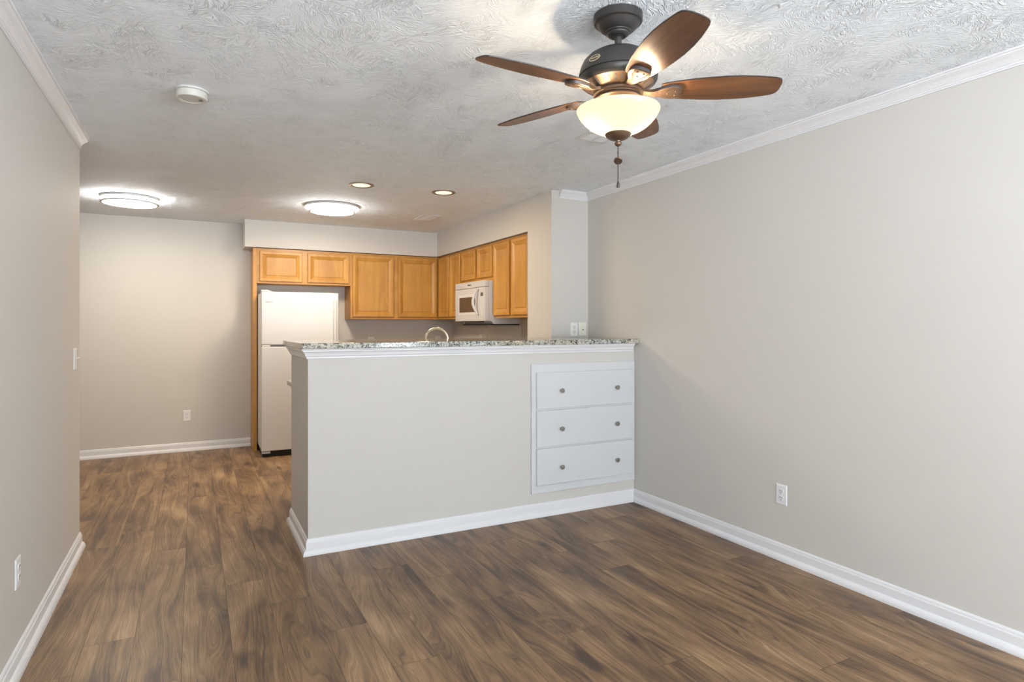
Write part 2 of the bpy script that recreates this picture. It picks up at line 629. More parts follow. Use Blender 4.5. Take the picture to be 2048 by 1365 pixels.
wall_with_fill_window('wall_left', XL - 0.12, XL, 4.43)
wall_with_fill_window('wall_right', XR, XR + 0.1, YC + 0.2)
fill_window('fill_window_left', XL - 0.09, XL - 0.03)  # this pair is added fill for the side walls and ceiling
fill_window('fill_window_right', XR + 0.03, XR + 0.08)
struct(MB().box(-2.6, XS + 0.1, YB, YB + 0.1, 0, H).build('wall_back', m_wall))
struct(MB().box(-2.6, -2.5, 3.4, YB, 0, H).box(-2.5, XL - 0.12, 3.4, 3.5, 0, H).build('wall_hallway', m_wall))
# short return wall beside the bar, the chase beyond it and the soffit over the range-side cabinets
w = MB()
w.prism([(XR, YC), (XK, YC), (XK, 4.69), (XR, 4.69)], 0, H, 'Z')
w.box(XK, XS, 4.69, YB, ZS, H)
struct(w.build('wall_kitchen_return', m_wall))
struct(MB().box(XS, XS + 0.1, 4.69, YB, 0, H).build('wall_range_side', m_wall))
struct(MB().box(0.467, XK, YS, YB, ZS, H).build('wall_back_soffit', m_wall))
# half wall
hw = MB()
hw.box(0.582, XR, YP, YC, 0, 1.193)
hw.box(0.582, XK, YC, 4.36, 0, 1.193)
hw = struct(hw.build('wall_half_height', m_wall))
# wall behind the camera with a wide glazed opening
rw = MB()
rw.box(XL - 0.12, WX0, YR - 0.1, YR, 0, H)
rw.box(WX1, XR, YR - 0.1, YR, 0, H)
rw.box(WX0, WX1, YR - 0.1, YR, WZ1, H)
rw.box(WX0, WX1, YR - 0.1, YR, 0, WZ0)
struct(rw.build('wall_behind', m_wall))
wf = MB()
for x in (WX0, (WX0 + WX1) / 2 - 0.03, WX1 - 0.06):
    wf.box(x, x + 0.06, YR - 0.09, YR - 0.02, WZ0, WZ1)
wf.box(WX0, WX1, YR - 0.09, YR - 0.02, WZ0, WZ0 + 0.06)
wf.box(WX0, WX1, YR - 0.09, YR - 0.02, WZ1 - 0.06, WZ1)
struct(wf.build('window_1', m_trim))

# mouldings
BASE = [(0, 0), (0.030, 0), (0.030, 0.008), (0.0285, 0.017), (0.0245, 0.025), (0.019, 0.031), (0.0135, 0.034), (0.0135, 0.070), (0.0125, 0.074),
        (0.0095, 0.0765), (0.0095, 0.080), (0.0085, 0.085), (0.0050, 0.090), (0.0015, 0.092), (0, 0.092)]
CROWN = [(0, H - 0.062), (0.007, H - 0.062), (0.007, H - 0.055), (0.011, H - 0.054), (0.0125, H - 0.049), (0.0105, H - 0.046), (0.014, H - 0.044), (0.020, H - 0.036),
         (0.029, H - 0.027), (0.040, H - 0.019), (0.046, H - 0.014), (0.047, H - 0.009), (0.053, H - 0.008), (0.054, H), (0, H)]
struct(MB().sweep([(XL, YR), (XL, 4.43)], BASE, side=-1).build('baseboard_left', m_trim))
struct(MB().sweep([(XR, YR), (XR, YP)], BASE, side=1).build('baseboard_right', m_trim))
struct(MB().sweep([(XR, YP), (0.582, YP), (0.582, 4.36)], BASE, side=1).build('baseboard_half_wall', m_trim))
struct(MB().sweep([(-2.5, YB), (0.545, YB)], BASE, side=-1).build('baseboard_back', m_trim))
struct(MB().sweep([(XL, YR), (XL, 4.40)], CROWN, side=-1).build('trim_1', m_trim))
struct(MB().sweep([(XR, YR), (XR, YC), (2.665, YC)], CROWN, side=1).build('trim_2', m_trim))
BARM = [(0, 1.134), (0.008, 1.134), (0.010, 1.139), (0.010, 1.145), (0.014, 1.147), (0.018, 1.152), (0.021, 1.162), (0.027, 1.172), (0.034, 1.177), (0.034, 1.182),
        (0.040, 1.184), (0.042, 1.193), (0, 1.193)]
struct(MB().sweep([(2.935, YP), (0.582, YP), (0.582, 4.36)], BARM, side=1).build('trim_3', m_trim))


# ------------------------------------------------------------------ bar, counter, drawers
def rounded_poly(pts, rads, seg=6):
    out = []
    n = len(pts)
    for i, p in enumerate(pts):
        r = rads[i]
        p = Vector(p)
        if r <= 0:
            out.append((p.x, p.y))
            continue
        a = (Vector(pts[i - 1]) - p).normalized()
        b = (Vector(pts[(i + 1) % n]) - p).normalized()
        th = a.angle(b)
        d = r / math.tan(th / 2)
        c = p + (a + b).normalized() * (r / math.sin(th / 2))
        s, e = p + a * d - c, p + b * d - c
        a0, a1 = math.atan2(s.y, s.x), math.atan2(e.y, e.x)
        da = (a1 - a0 + math.pi) % (2 * math.pi) - math.pi
        for k in range(seg + 1):
            q = a0 + da * k / seg
            out.append((c.x + r * math.cos(q), c.y + r * math.sin(q)))
    return out


bar = MB().prism(rounded_poly([(0.534, 3.61), (XR - 0.003, 3.61), (XR - 0.003, YC - 0.002), (XK - 0.002, YC - 0.002), (XK - 0.002, 4.425), (0.534, 4.425)],
                              [0.02, 0, 0, 0, 0, 0.02]), 1.1935, 1.2265, 'Z').build('bar_countertop', m_granite, bevel=0.004)
tag(bar, 'polished speckled granite bar top on the white-trimmed half wall', 'countertop')

sink_top = MB().prism(rounded_poly([(0.592, 4.363), (XK - 0.003, 4.363), (XK - 0.003, 4.99), (0.76, 4.99), (0.592, 4.66)],
                                   [0, 0, 0, 0.03, 0.03]), 0.90, 0.932, 'Z').build('sink_countertop', m_granite, bevel=0.003)
tag(sink_top, 'lower granite counter whose corner shows behind the end of the half wall', 'countertop')
bc = thing('base_cabinet', 'maple base cabinet under the lower counter, behind the half wall', 'cabinet', (0.72, 4.97, 0), math.pi)
# built facing -Y in its own space, then turned towards the kitchen
bc.location = (2.55, 4.96, 0)
MB().box(0, 1.85, 0, 0.594, 0.1, 0.899).box(0, 1.85, 0.07, 0.594, 0.0, 0.1).build('body', m_maple, bc)


def door_mesh(w, h, frame=0.030, slope=0.028, t=0.021):
    """mitred frame, slope falling to a flat recessed panel; front faces -Y, back on y=0"""
    def loop(ins, y):
        return [(ins, y, ins), (w - ins, y, ins), (w - ins, y, h - ins), (ins, y, h - ins)]
    m = MB()
    m.rings([loop(0, 0), loop(0, -t + 0.005), loop(0.004, -t), loop(frame, -t), loop(frame + 0.003, -t + 0.0025),
             loop(frame + slope, -t + 0.0125), loop(frame + slope + 0.002, -t + 0.0165), loop(frame + slope + 0.005, -t + 0.0165),
             loop(frame + slope + 0.008, -t + 0.0120)])
    return m


for k in range(3):
    d = door_mesh(0.58, 0.74).build('door', m_maple, bc)
    d.location = (0.03 + k * 0.605, 0, 0.13)

# drawers let into the half wall
du = thing('built_in_drawers', 'white three-drawer unit set into the half wall, two round knobs per drawer', 'drawers', (2.058, YP, 0))
fr = MB()
W_, Z0_, Z1_ = 0.893, 0.162, 1.060
fr.box(0, W_, -0.012, -0.0005, Z0_, Z1_)
fr.build('face_frame', m_white, du, bevel=0.002)
knob_prof = [(0.0085, 0.0), (0.0085, -0.003), (0.0062, -0.005), (0.0058, -0.012), (0.0085, -0.016), (0.0145, -0.019), (0.0165, -0.0215), (0.0165, -0.0245), (0.0145, -0.0265), (0.0, -0.0275)]
for z0, z1, zk in ((0.747, 1.001, 0.870), (0.482, 0.736, 0.603), (0.217, 0.471, 0.335)):
    dr = MB().box(0.036, 0.866, -0.026, -0.0125, z0, z1).build('drawer', m_white, du, bevel=0.004, seg=3)
    for xk in (0.231, 0.711):
        kb = MB().lathe([(r, -0.026 + y) for r, y in knob_prof], 28, xk, zk, 'Y').build('knob', m_nickel, dr)
        kb['label'] = 'brushed nickel round knob'

# ------------------------------------------------------------------ faucet
fa = thing('faucet', 'gooseneck satin nickel faucet arching up behind the granite bar', 'faucet', (1.625, 4.60, 0.932), R(-27.5))
MB().lathe([(0.028, 0.0), (0.028, 0.006), (0.022, 0.012), (0.018, 0.05), (0.016, 0.06)], 28).build('base', m_chrome, fa)
arc = [(0, 0, 0.05), (0, 0, 0.20), (0, 0, 0.285)]
for k in range(1, 17):
    a = math.pi - math.pi * k / 16
    arc.append((0.087 + 0.087 * math.cos(a), 0, 0.285 + 0.087 * math.sin(a)))
arc += [(0.174, 0, 0.25), (0.174, 0, 0.215)]
MB().tube(arc, 0.0115, 20).build('spout', m_chrome, fa)
MB().tube([(0.174, 0, 0.225), (0.174, 0, 0.17), (0.174, 0, 0.155)], [0.0155, 0.0165, 0.013], 20).build('spray_head', m_chrome, fa)
MB().tube([(-0.010, 0, 0.045), (-0.03, 0, 0.055), (-0.075, 0, 0.085)], [0.009, 0.008, 0.006], 12).build('lever_handle', m_chrome, fa)


# ------------------------------------------------------------------ cabinets
def wall_cabinet(label, loc, rotz, W, D, z0, z1, doors, name='wall_cabinet', top_strip=True, ex0=0.0, ex1=0.0):
    """front face frame at y=0 facing -Y; doors: list of (x0, x1, z0, z1)"""
    c = thing(name, label, 'cabinet', loc, rotz)
    b = MB().box(-ex0, W + ex1, 0.002, D, z0, z1)
    b.build('body', m_maple, c, bevel=0.001)
    # face frame: one mesh with the door openings closed by the doors themselves
    ff = MB()
    ff.box(0, W, -0.002, 0.0015, z0, z1)
    ff.box(0, W, -0.004, -0.002, z0, doors[0][2] + 0.006)
    ff.build('face_frame', m_maple_h, c)
    if top_strip:
        MB().box(0, W, -0.007, -0.0021, z1 - 0.012, z1).build('scribe_moulding', m_maple_h, c)
    for x0, x1, a, e in doors:
        wd = x1 - x0
        d = door_mesh(wd, e - a, 0.030 if wd > 0.3 else 0.024, 0.030 if wd > 0.3 else 0.020).build('door', m_maple, c)
        d.location = (x0, -0.0045, a)
    return c


YF = 6.992
wall_cabinet('wide short maple cabinet over the refrigerator', (0.588, YF, 0), 0, 0.982, YB - YF - 0.001, 1.776, 2.150,
             [(0.024, 0.456, 1.798, 2.119), (0.513, 0.962, 1.798, 2.119)], ex1=-0.001)
wall_cabinet('largest maple wall cabinet on the back wall, two tall wide doors right of the refrigerator', (1.571, YF, 0), 0, 1.045, YB - YF - 0.001, 1.400, 2.150,
             [(0.019, 0.497, 1.424, 2.128), (0.550, 1.030, 1.424, 2.128)], ex1=0.02)
pn = MB().box(0.549, 0.586, YF - 0.006, YB - 0.001, 0.0, 2.150).build('refrigerator_side_panel', m_maple)
tag(pn, 'tall maple end panel from floor to soffit, left of the refrigerator', 'panel')
XF = 2.638


def y2l(Y0, a, b):
    return (Y0 - a, Y0 - b)


wall_cabinet('maple corner cabinet with two narrow tall doors, left of the microwave', (XF, 6.985, 0), R(-90), 6.985 - 6.257, XS - XF - 0.001, 1.400, 2.150,
             [(*y2l(6.985, 6.955, 6.627), 1.424, 2.128), (*y2l(6.985, 6.596, 6.291), 1.424, 2.128)])
wall_cabinet('short maple cabinet with two small doors directly above the microwave', (XF, 6.256, 0), R(-90), 0.806, XS - XF - 0.001, 1.779, 2.150,
             [(*y2l(6.256, 6.240, 5.872), 1.815, 2.128), (*y2l(6.256, 5.822, 5.464), 1.815, 2.128)])
wall_cabinet('maple cabinet with two tall doors between the microwave and the tan wall edge', (XF, 5.449, 0), R(-90), 0.757, XS - XF - 0.001, 1.400, 2.150,
             [(*y2l(5.449, 5.435, 5.092), 1.424, 2.128), (*y2l(5.449, 5.049, 4.720), 1.424, 2.128)])

# stainless splash behind the range
sp = MB().box(XS - 0.006, XS - 0.0005, 5.455, 6.225, 0.92, 1.335).build('range_backsplash_panel', m_steel, bevel=0.001)
tag(sp, 'grey metal splash panel on the wall below the microwave', 'panel')

# ------------------------------------------------------------------ microwave (front faces -Y in its own space)
mw = thing('microwave', 'white over-the-range microwave with dark window under the small cabinets', 'microwave', (2.530, 6.205, 0), R(-90))
WM, ZB, ZT = 0.762, 1.370, 1.776
MB().prism([(0.05, ZB), (0.05, ZT), (0.408, ZT), (0.408, 1.342), (0.10, 1.342), (0.075, ZB)], 0.002, WM - 0.002, 'X').build('body', m_appl, mw, bevel=0.002)
MB().box(0.0, WM, 0.0, 0.048, 1.712, ZT).build('vent_strip', m_appl, mw, bevel=0.006, seg=3)
ZD = 1.709
md = MB().box(0.0, 0.640, 0.0, 0.048, ZB, ZD).build('door', m_appl, mw, bevel=0.005, seg=3)
MB().box(0.095, 0.560, -0.0025, 0.0005, 1.435, 1.650).build('window_frame', m_appl_side, md, bevel=0.002)
MB().box(0.125, 0.540, -0.0035, -0.0022, 1.464, 1.620).build('window', m_glassdark, md)
hp = []
for k in range(13):
    u = k / 12
    hp.append((0.618 - 0.085 * math.sin(math.pi * u) * 0.55, -0.008 - 0.034 * math.sin(math.pi * u), 1.433 + 0.262 * u))
MB().tube(hp, [0.010 + 0.005 * math.sin(math.pi * k / 12) for k in range(13)], 14).build('handle', m_appl, md)
cp = MB().box(0.642, WM, 0.0, 0.048, ZB, ZD).build('control_panel', m_appl, mw, bevel=0.005, seg=3)
MB().box(0.666, 0.722, -0.002, 0.0005, 1.620, 1.655).build('display', m_display, cp)
kp = MB()
for r_ in range(8):
    for c_ in range(4):
        kp.box(0.664 + c_ * 0.0165, 0.676 + c_ * 0.0165, -0.0008, 0.0005, 1.43 + r_ * 0.021, 1.442 + r_ * 0.021)
kp.build('keypad', m_appl_side, cp)
MB().box(0.03, WM - 0.03, 0.08, 0.40, 1.330, 1.3415).build('grease_filter', m_black, mw)
MB().box(0.10, 0.60, 0.008, 0.07, 1.360, 1.3695).build('lower_lip', m_black, mw)
text_mesh('brand_mark', 'Whirlpool', 0.020, m_dark_print, mw, (0.383, -0.0008, 1.745), (R(90), 0, 0), bold=0.0006)

# ------------------------------------------------------------------ refrigerator
fg = thing('refrigerator', 'white top-freezer refrigerator beside the tall maple panel', 'refrigerator', (0.592, 6.56, 0))
WFR = 0.757
MB().box(0.004, WFR - 0.004, 0.085, 0.70, 0.07, 1.655).build('body', m_appl_side, fg, bevel=0.004)
fd = MB().box(0, WFR, 0, 0.08, 1.130, 1.668).build('freezer_door', m_appl, fg, bevel=0.009, seg=3)
rd = MB().box(0, WFR, 0, 0.08, 0.062, 1.112).build('fridge_door', m_appl, fg, bevel=0.009, seg=3)
g = MB()
g.prism([(0.700, -0.001), (0.704, -0.028), (0.712, -0.034), (0.726, -0.034), (0.733, -0.028), (0.737, -0.001)], 1.15, 1.592, 'Z')
g.build('handle', m_appl, fd, bevel=0.003)
g = MB()
g.prism([(0.700, -0.001), (0.704, -0.028), (0.712, -0.034), (0.726, -0.034), (0.733, -0.028), (0.737, -0.001)], 0.62, 1.095, 'Z')
g.build('handle', m_appl, rd, bevel=0.003)
text_mesh('brand_mark', 'Whirlpool', 0.0165, m_grey, fd, (0.070, -0.0008, 1.563), (R(90), 0, 0), bold=0.0004)
MB().box(0.02, WFR - 0.02, 0.02, 0.07, 1.1125, 1.1295).build('door_gasket', m_grey, fg)
hg = MB().box(0.008, 0.085, 0.004, 0.06, 1.114, 1.1285).box(0.025, 0.045, 0.002, 0.02, 1.116, 1.127)
hg.build('hinge', m_chrome, fg, bevel=0.001)
MB().prism([(0.0, 1.6685), (0.0, 1.684), (0.055, 1.687), (0.105, 1.6685)], 0.006, 0.09, 'Y').build('hinge_cover', m_appl, fg, bevel=0.003)
MB().box(0.012, WFR - 0.012, 0.045, 0.69, 0.004, 0.060).build('base_grille', m_black, fg)
ft = MB().box(0.006, 0.085, 0.012, 0.044, 0.036, 0.060)
ft.build('hinge_bracket', m_appl, fg, bevel=0.003)
for xx in (0.03, WFR - 0.05):
    MB().lathe([(0.016, 0.0), (0.016, 0.02), (0.008, 0.022), (0.008, 0.05)], 16, xx, 0.06).build('foot', m_black, fg)


# ------------------------------------------------------------------ outlets and switches (face -Y in their own space)
def plate_mesh(w=0.072, h=0.115, t=0.006):
    def loop(i, y):
        return [(-w / 2 + i, y, -h / 2 + i), (w / 2 - i, y, -h / 2 + i), (w / 2 - i, y, h / 2 - i), (-w / 2 + i, y, h / 2 - i)]
    return MB().rings([loop(0, -0.0003), loop(0, -t * 0.45), loop(0.003, -t * 0.85), loop(0.007, -t)])


def receptacle_mesh(zc):
    pts = []
    r, hh = 0.0172, 0.0142
    for k in range(32):
        a = 2 * math.pi * k / 32
        pts.append((r * math.cos(a), zc + max(-hh, min(hh, r * math.sin(a)))))
    return MB().prism(pts, -0.0085, -0.0055, 'Y')


def outlet(label, loc, rotz, m_face=None, group=None):
    o = thing('wall_outlet', label, 'outlet', loc, rotz, group)
    plate_mesh().build('cover_plate', m_plate, o)
    for zc in (0.0195, -0.0195):
        rc = receptacle_mesh(zc).build('receptacle', m_face or m_plate, o)
        s = MB()
        s.box(-0.0078, -0.0052, -0.0092, -0.0083, zc - 0.001, zc + 0.0085)
        s.box(0.0052, 0.0078, -0.0092, -0.0083, zc, zc + 0.0080)
        s.lathe([(0.0026, -0.0092), (0.0026, -0.0083)], 12, 0, zc - 0.0082, 'Y')
        s.build('slots', m_slot, rc)
    MB().lathe([(0.003, -0.0058), (0.0026, -0.0072), (0.0, -0.0074)], 12, 0, 0, 'Y').build('screw', m_screw, o)
    return o


outlet('white duplex outlet low on the right-hand wall', (XR, 2.363, 0.368), R(-90))
outlet('white duplex outlet on the back wall, left of the refrigerator panel', (-0.073, YB, 0.372), 0)
outlet('white duplex outlet low on the left wall near the camera', (XL, 2.980, 0.372), R(90))
outlet('white outlet plate with ivory sockets standing over the bar end', (2.812, YC, 1.293), 0, m_almond)
outlet('outlet on the back wall just above the bar, nearest the refrigerator', (1.885, YB, 1.135), 0, m_almond)
outlet('outlet on the back wall seen through the faucet arch', (2.735, YB, 1.135), 0, m_almond)
outlet('outlet under the microwave, on the side wall beside the metal splash panel', (XS, 6.435, 1.165), R(-90), m_almond)

cx = thing('cable_jack_plate', 'ivory cable jack plate in the corner above the bar, right of the outlet', 'cable jack', (2.899, YC, 1.296), 0)
plate_mesh().build('cover_plate', m_almond, cx)
MB().lathe([(0.0065, -0.005), (0.0065, -0.009), (0.0048, -0.009), (0.0048, -0.017), (0.0, -0.017)], 6, 0, -0.003, 'Y', smooth=False).build('connector', m_nickel, cx)
MB().lathe([(0.0024, -0.0165), (0.0024, -0.0178)], 12, 0, -0.003, 'Y').build('connector_hole', m_slot, cx)
for z in (0.042, -0.042):
    MB().lathe([(0.0032, -0.0055), (0.0028, -0.0070), (0.0, -0.0072)], 12, 0, z, 'Y').build('screw', m_screw, cx)

sw = thing('light_switch', 'white toggle light switch at the far end of the left wall', 'light switch', (XL, 4.255, 1.137), R(90))
plate_mesh(0.075, 0.122).build('cover_plate', m_plate, sw)
MB().box(-0.0045, 0.0045, -0.008, -0.0055, -0.012, 0.012).build('toggle_slot', m_screw, sw)
MB().prism([(-0.007, -0.004), (-0.007, 0.006), (-0.024, 0.011), (-0.0235, 0.005)], -0.0035, 0.0035, 'X').build('toggle', m_plate, sw, bevel=0.001)
for z in (0.030, -0.030):
    MB().lathe([(0.003, -0.0055), (0.0026, -0.0070), (0.0, -0.0072)], 12, 0, z, 'Y').build('screw', m_screw, sw)

# ------------------------------------------------------------------ ceiling fixtures
sd = thing('smoke_detector', 'round off-white smoke detector on the ceiling near the left wall', 'smoke detector', (-0.013, 3.257, H))
MB().lathe([(0.072, -0.0003), (0.072, -0.008), (0.066, -0.010)], 48).build('mounting_ring', m_fixture, sd)
MB().lathe([(0.066, -0.0105), (0.068, -0.013), (0.068, -0.036), (0.064, -0.042), (0.050, -0.0435), (0.047, -0.041), (0.030, -0.042), (0.0, -0.042)], 48).build('housing', m_ivory, sd)
gr = MB()
for a_ in range(3):
    for b_ in range(3):
        gr.box(0.030 + a_ * 0.006, 0.0335 + a_ * 0.006, -0.012 + b_ * 0.007, -0.008 + b_ * 0.007, -0.0445, -0.0425)
gr.build('sounder_grille', m_dark_print, sd)


def flush_light(label, loc, r, step, patch=None):
    f = thing('flush_ceiling_light', label, 'ceiling light', loc)
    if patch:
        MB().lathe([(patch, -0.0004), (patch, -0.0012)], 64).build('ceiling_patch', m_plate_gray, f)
    MB().lathe([(r, -0.0015), (r + 0.004, -0.004), (r + 0.004, -0.020), (r - 0.004, -0.024)], 64).build('top_ring', m_fixture, f)
    MB().lathe([(r - 0.003, -0.0243), (r - 0.004, -0.030), (step + 0.004, -0.046)], 64).build('upper_diffuser', m_diff_side, f)
    MB().lathe([(step + 0.009, -0.0463), (step + 0.014, -0.050), (step + 0.013, -0.057), (step - 0.002, -0.059)], 64).build('lower_ring', m_fixture, f)
    MB().lathe([(step - 0.003, -0.0593), (step * 0.85, -0.064), (step * 0.55, -0.069), (step * 0.25, -0.072), (0.0, -0.0725)], 64).build('lower_diffuser', m_diff, f)
    return f


flush_light('lit round ceiling light with two rings, left near the hallway', (-0.497, 6.22, H), 0.215, 0.205)
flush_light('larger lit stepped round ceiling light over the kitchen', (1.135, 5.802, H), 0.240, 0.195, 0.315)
lamp('hall_ceiling_lamp', 'AREA', (-0.497, 6.22, H - 0.078), 5, (1.0, 0.86, 0.68), 0.38)
lamp('kitchen_ceiling_lamp', 'AREA', (1.135, 5.802, H - 0.078), 9, (1.0, 0.78, 0.50), 0.38)


def can(label, loc):
    f = thing('recessed_downlight', label, 'downlight', loc)
    MB().lathe([(0.098, -0.0004), (0.098, -0.004), (0.090, -0.007), (0.074, -0.004), (0.071, -0.003)], 48, cap1=True).build('trim_ring', m_can, f)
    lamp('can_lamp', 'AREA', (loc[0], loc[1], H - 0.011), 3.5, (1.0, 0.70, 0.38), 0.12, parent=None)
    MB().lathe([(0.070, -0.0042), (0.062, -0.0068), (0.035, -0.009), (0.0, -0.0095)], 48).build('lens', m_can_lens, f)
    return f


can('round recessed ceiling light left of the other recessed one', (1.170, 4.829, H))
can('round recessed ceiling light nearer the tan wall', (1.845, 4.784, H))


def vent(label, x0, x1, y0, y1, along='X'):
    f = thing('ceiling_vent', label, 'air vent', ((x0 + x1) / 2, (y0 + y1) / 2, H))
    hw_, hd = (x1 - x0) / 2, (y1 - y0) / 2
    fr = MB()
    b = 0.026
    fr.box(-hw_, hw_, -hd, -hd + b, -0.006, -0.0005)
    fr.box(-hw_, hw_, hd - b, hd, -0.006, -0.0005)
    fr.box(-hw_, -hw_ + b, -hd + b, hd - b, -0.006, -0.0005)
    fr.box(hw_ - b, hw_, -hd + b, hd - b, -0.006, -0.0005)
    fr.build('frame', m_trim, f, bevel=0.002)
    MB().box(-hw_ + b, hw_ - b, -hd + b, hd - b, -0.0015, -0.0006).build('backing', m_grey, f)
    lv = MB()
    n = int((2 * hd - 2 * b) / 0.013)
    for k in range(n):
        y = -hd + b + (k + 0.5) * (2 * hd - 2 * b) / n
        lv.prism([(y - 0.005, -0.0020), (y + 0.004, -0.0085), (y + 0.005, -0.0080), (y - 0.004, -0.0016)], -hw_ + b, hw_ - b, 'X')
    lv.box(-0.003, 0.003, -hd + b, hd - b, -0.009, -0.002)
    lv.build('louvers', m_trim, f)
    return f


vent('white ceiling register partly hidden behind the fan bowl', 2.000, 2.205, 2.885, 3.040)
vent('white ceiling register over the kitchen by the soffit corner', 2.035, 2.222, 5.830, 6.140)

# ------------------------------------------------------------------ ceiling fan
FX, FY = 1.345, 1.762
fan = thing('ceiling_fan', 'five-blade bronze ceiling fan with walnut blades and lit alabaster bowl', 'ceiling fan', (FX, FY, 0))
MB().lathe([(0.082, H - 0.0004), (0.0865, H - 0.003), (0.0865, H - 0.026), (0.083, H - 0.030), (0.078, H - 0.031), (0.074, H - 0.035), (0.066, H - 0.047), (0.054, H - 0.057),
            (0.046, H - 0.061), (0.0455, H - 0.064), (0.040, H - 0.067), (0.0385, H - 0.071), (0.032, H - 0.076), (0.026, H - 0.078), (0.022, H - 0.074)], 64).build('canopy', m_bronze, fan)
MB().lathe([(0.021, H - 0.080), (0.019, H - 0.072)], 32).lathe([(0.0125, H - 0.074), (0.0125, 2.306)], 32).build('downrod', m_bronze, fan)
mh = MB()
mh.lathe([(0.024, 2.318), (0.026, 2.310), (0.060, 2.308), (0.085, 2.301), (0.106, 2.289), (0.121, 2.274), (0.1215, 2.2725), (0.1235, 2.2715), (0.132, 2.254), (0.1385, 2.233), (0.1405, 2.220),
          (0.1370, 2.2185), (0.1370, 2.2150), (0.1400, 2.2135), (0.1385, 2.204), (0.133, 2.195), (0.126, 2.189)], 72, mi=0)
mh.lathe([(0.126, 2.189), (0.120, 2.1865), (0.092, 2.170), (0.086, 2.166)], 72, mi=1, cap0=False)
# dark vent slots on the lower cone
for k in range(30):
    a = 2 * math.pi * k / 30
    if k % 6 == 5:
        continue
    ca, sa = math.cos(a), math.sin(a)
    vs, n = [], 16
    for layer in (0.0, 0.0012):
        for q in range(n):
            th = 2 * math.pi * q / n
            u = 0.0095 * math.cos(th)
            u += 0.004 * (1 if math.cos(th) > 0 else -1)
            wv = 0.0042 * math.sin(th)
            rr = 0.106 + u * 0.855
            zz = 2.1785 + u * 0.518 - layer - 0.0002
            vs.append((rr * ca - wv * sa, rr * sa + wv * ca, zz))
    mh.add(vs, [tuple(range(n))[::-1], tuple(range(n, 2 * n))] + [(q, (q + 1) % n, n + (q + 1) % n, n + q) for q in range(n)], 2)
mhs = mh.build('motor_housing', [m_bronze, m_bronze_warm, m_bronze_edge], fan)
# oval maker's badge on the housing
ba = R(197)
bdg = MB()
N = 40
rings_ = []
for (sx, sz, yy) in ((0.0235, 0.0125, 0.0), (0.0235, 0.0125, -0.002), (0.0215, 0.0105, -0.003), (0.0205, 0.0095, -0.0022)):
    rings_.append([(sx * math.cos(2 * math.pi * q / N), yy, sz * math.sin(2 * math.pi * q / N)) for q in range(N)])
bdg.rings(rings_)
badge = bdg.build('badge', m_brass, fan)
badge.location = (0.1345 * math.cos(ba), 0.1345 * math.sin(ba), 2.246)
badge.rotation_euler = (R(-17), 0, ba + R(90))
inner = MB()
inner.rings([[(0.0195 * math.cos(2 * math.pi * q / N), yy, 0.0088 * math.sin(2 * math.pi * q / N)) for q in range(N)] for yy in (-0.0021, -0.0026)])
inner.build('badge_field', m_bronze, badge)
text_mesh('badge_lettering', 'Hunter', 0.0135, m_brass, badge, (0, -0.0030, 0.0003), (R(90), 0, 0), bold=0.0002)

# flywheel and switch housing below the motor
MB().lathe([(0.084, 2.1655), (0.088, 2.160), (0.088, 2.152), (0.080, 2.150), (0.080, 2.146)], 64).build('flywheel', m_bronze_warm, fan)
MB().lathe([(0.070, 2.1455), (0.082, 2.142), (0.084, 2.136), (0.078, 2.132), (0.074, 2.128), (0.074, 2.114), (0.060, 2.110)], 64).lathe([(0.012, 2.121), (0.012, 2.01)], 24).build('switch_housing', m_bronze_warm, fan)

# blades
BR0, BR1 = 0.150, 0.560
outline_half = [(0.150, 0.036), (0.165, 0.043), (0.19, 0.049), (0.24, 0.058), (0.30, 0.0645), (0.36, 0.0685), (0.42, 0.0675), (0.47, 0.0625), (0.51, 0.0555), (0.535, 0.0500), (0.548, 0.0445), (0.556, 0.035), (0.560, 0.021), (0.5608, 0.010)]
outline = [(x, w) for x, w in outline_half] + [(0.5610, 0.0)] + [(x, -w) for x, w in reversed(outline_half)]
PITCH = R(13)
ZBL = 2.166


def blade_parts():
    n = len(outline)
    T = 0.0025
    b = MB()
    loops = [[(x, y, T) for x, y in outline], [(x, y, -T) for x, y in outline]]
    # bottom walnut face inset by a small dark roundover
    ins = []
    for i, (x, y) in enumerate(outline):
        a, c = Vector(outline[i - 1]), Vector(outline[(i + 1) % n])
        tdir = (c - a).normalized()
        nrm = Vector((tdir.y, -tdir.x))
        ins.append((x - nrm.x * -0.0022, y - nrm.y * -0.0022))
    v = [(x, y, T) for x, y in ins] + [(x, y, T - 0.001) for x, y in outline] + [(x, y, -T + 0.001) for x, y in outline] + [(x, y, -T) for x, y in ins]
    f, mi = [], []
    b.add(v, [tuple(range(n))], 1)
    b.f.append(list(range(3 * n, 4 * n))); b.m.append(0); b.sm.append(False)
    for l in range(3):
        for k in range(n):
            k2 = (k + 1) % n
            b.f.append([l * n + k, l * n + k2, (l + 1) * n + k2, (l + 1) * n + k]); b.m.append(1); b.sm.append(False)
    return b


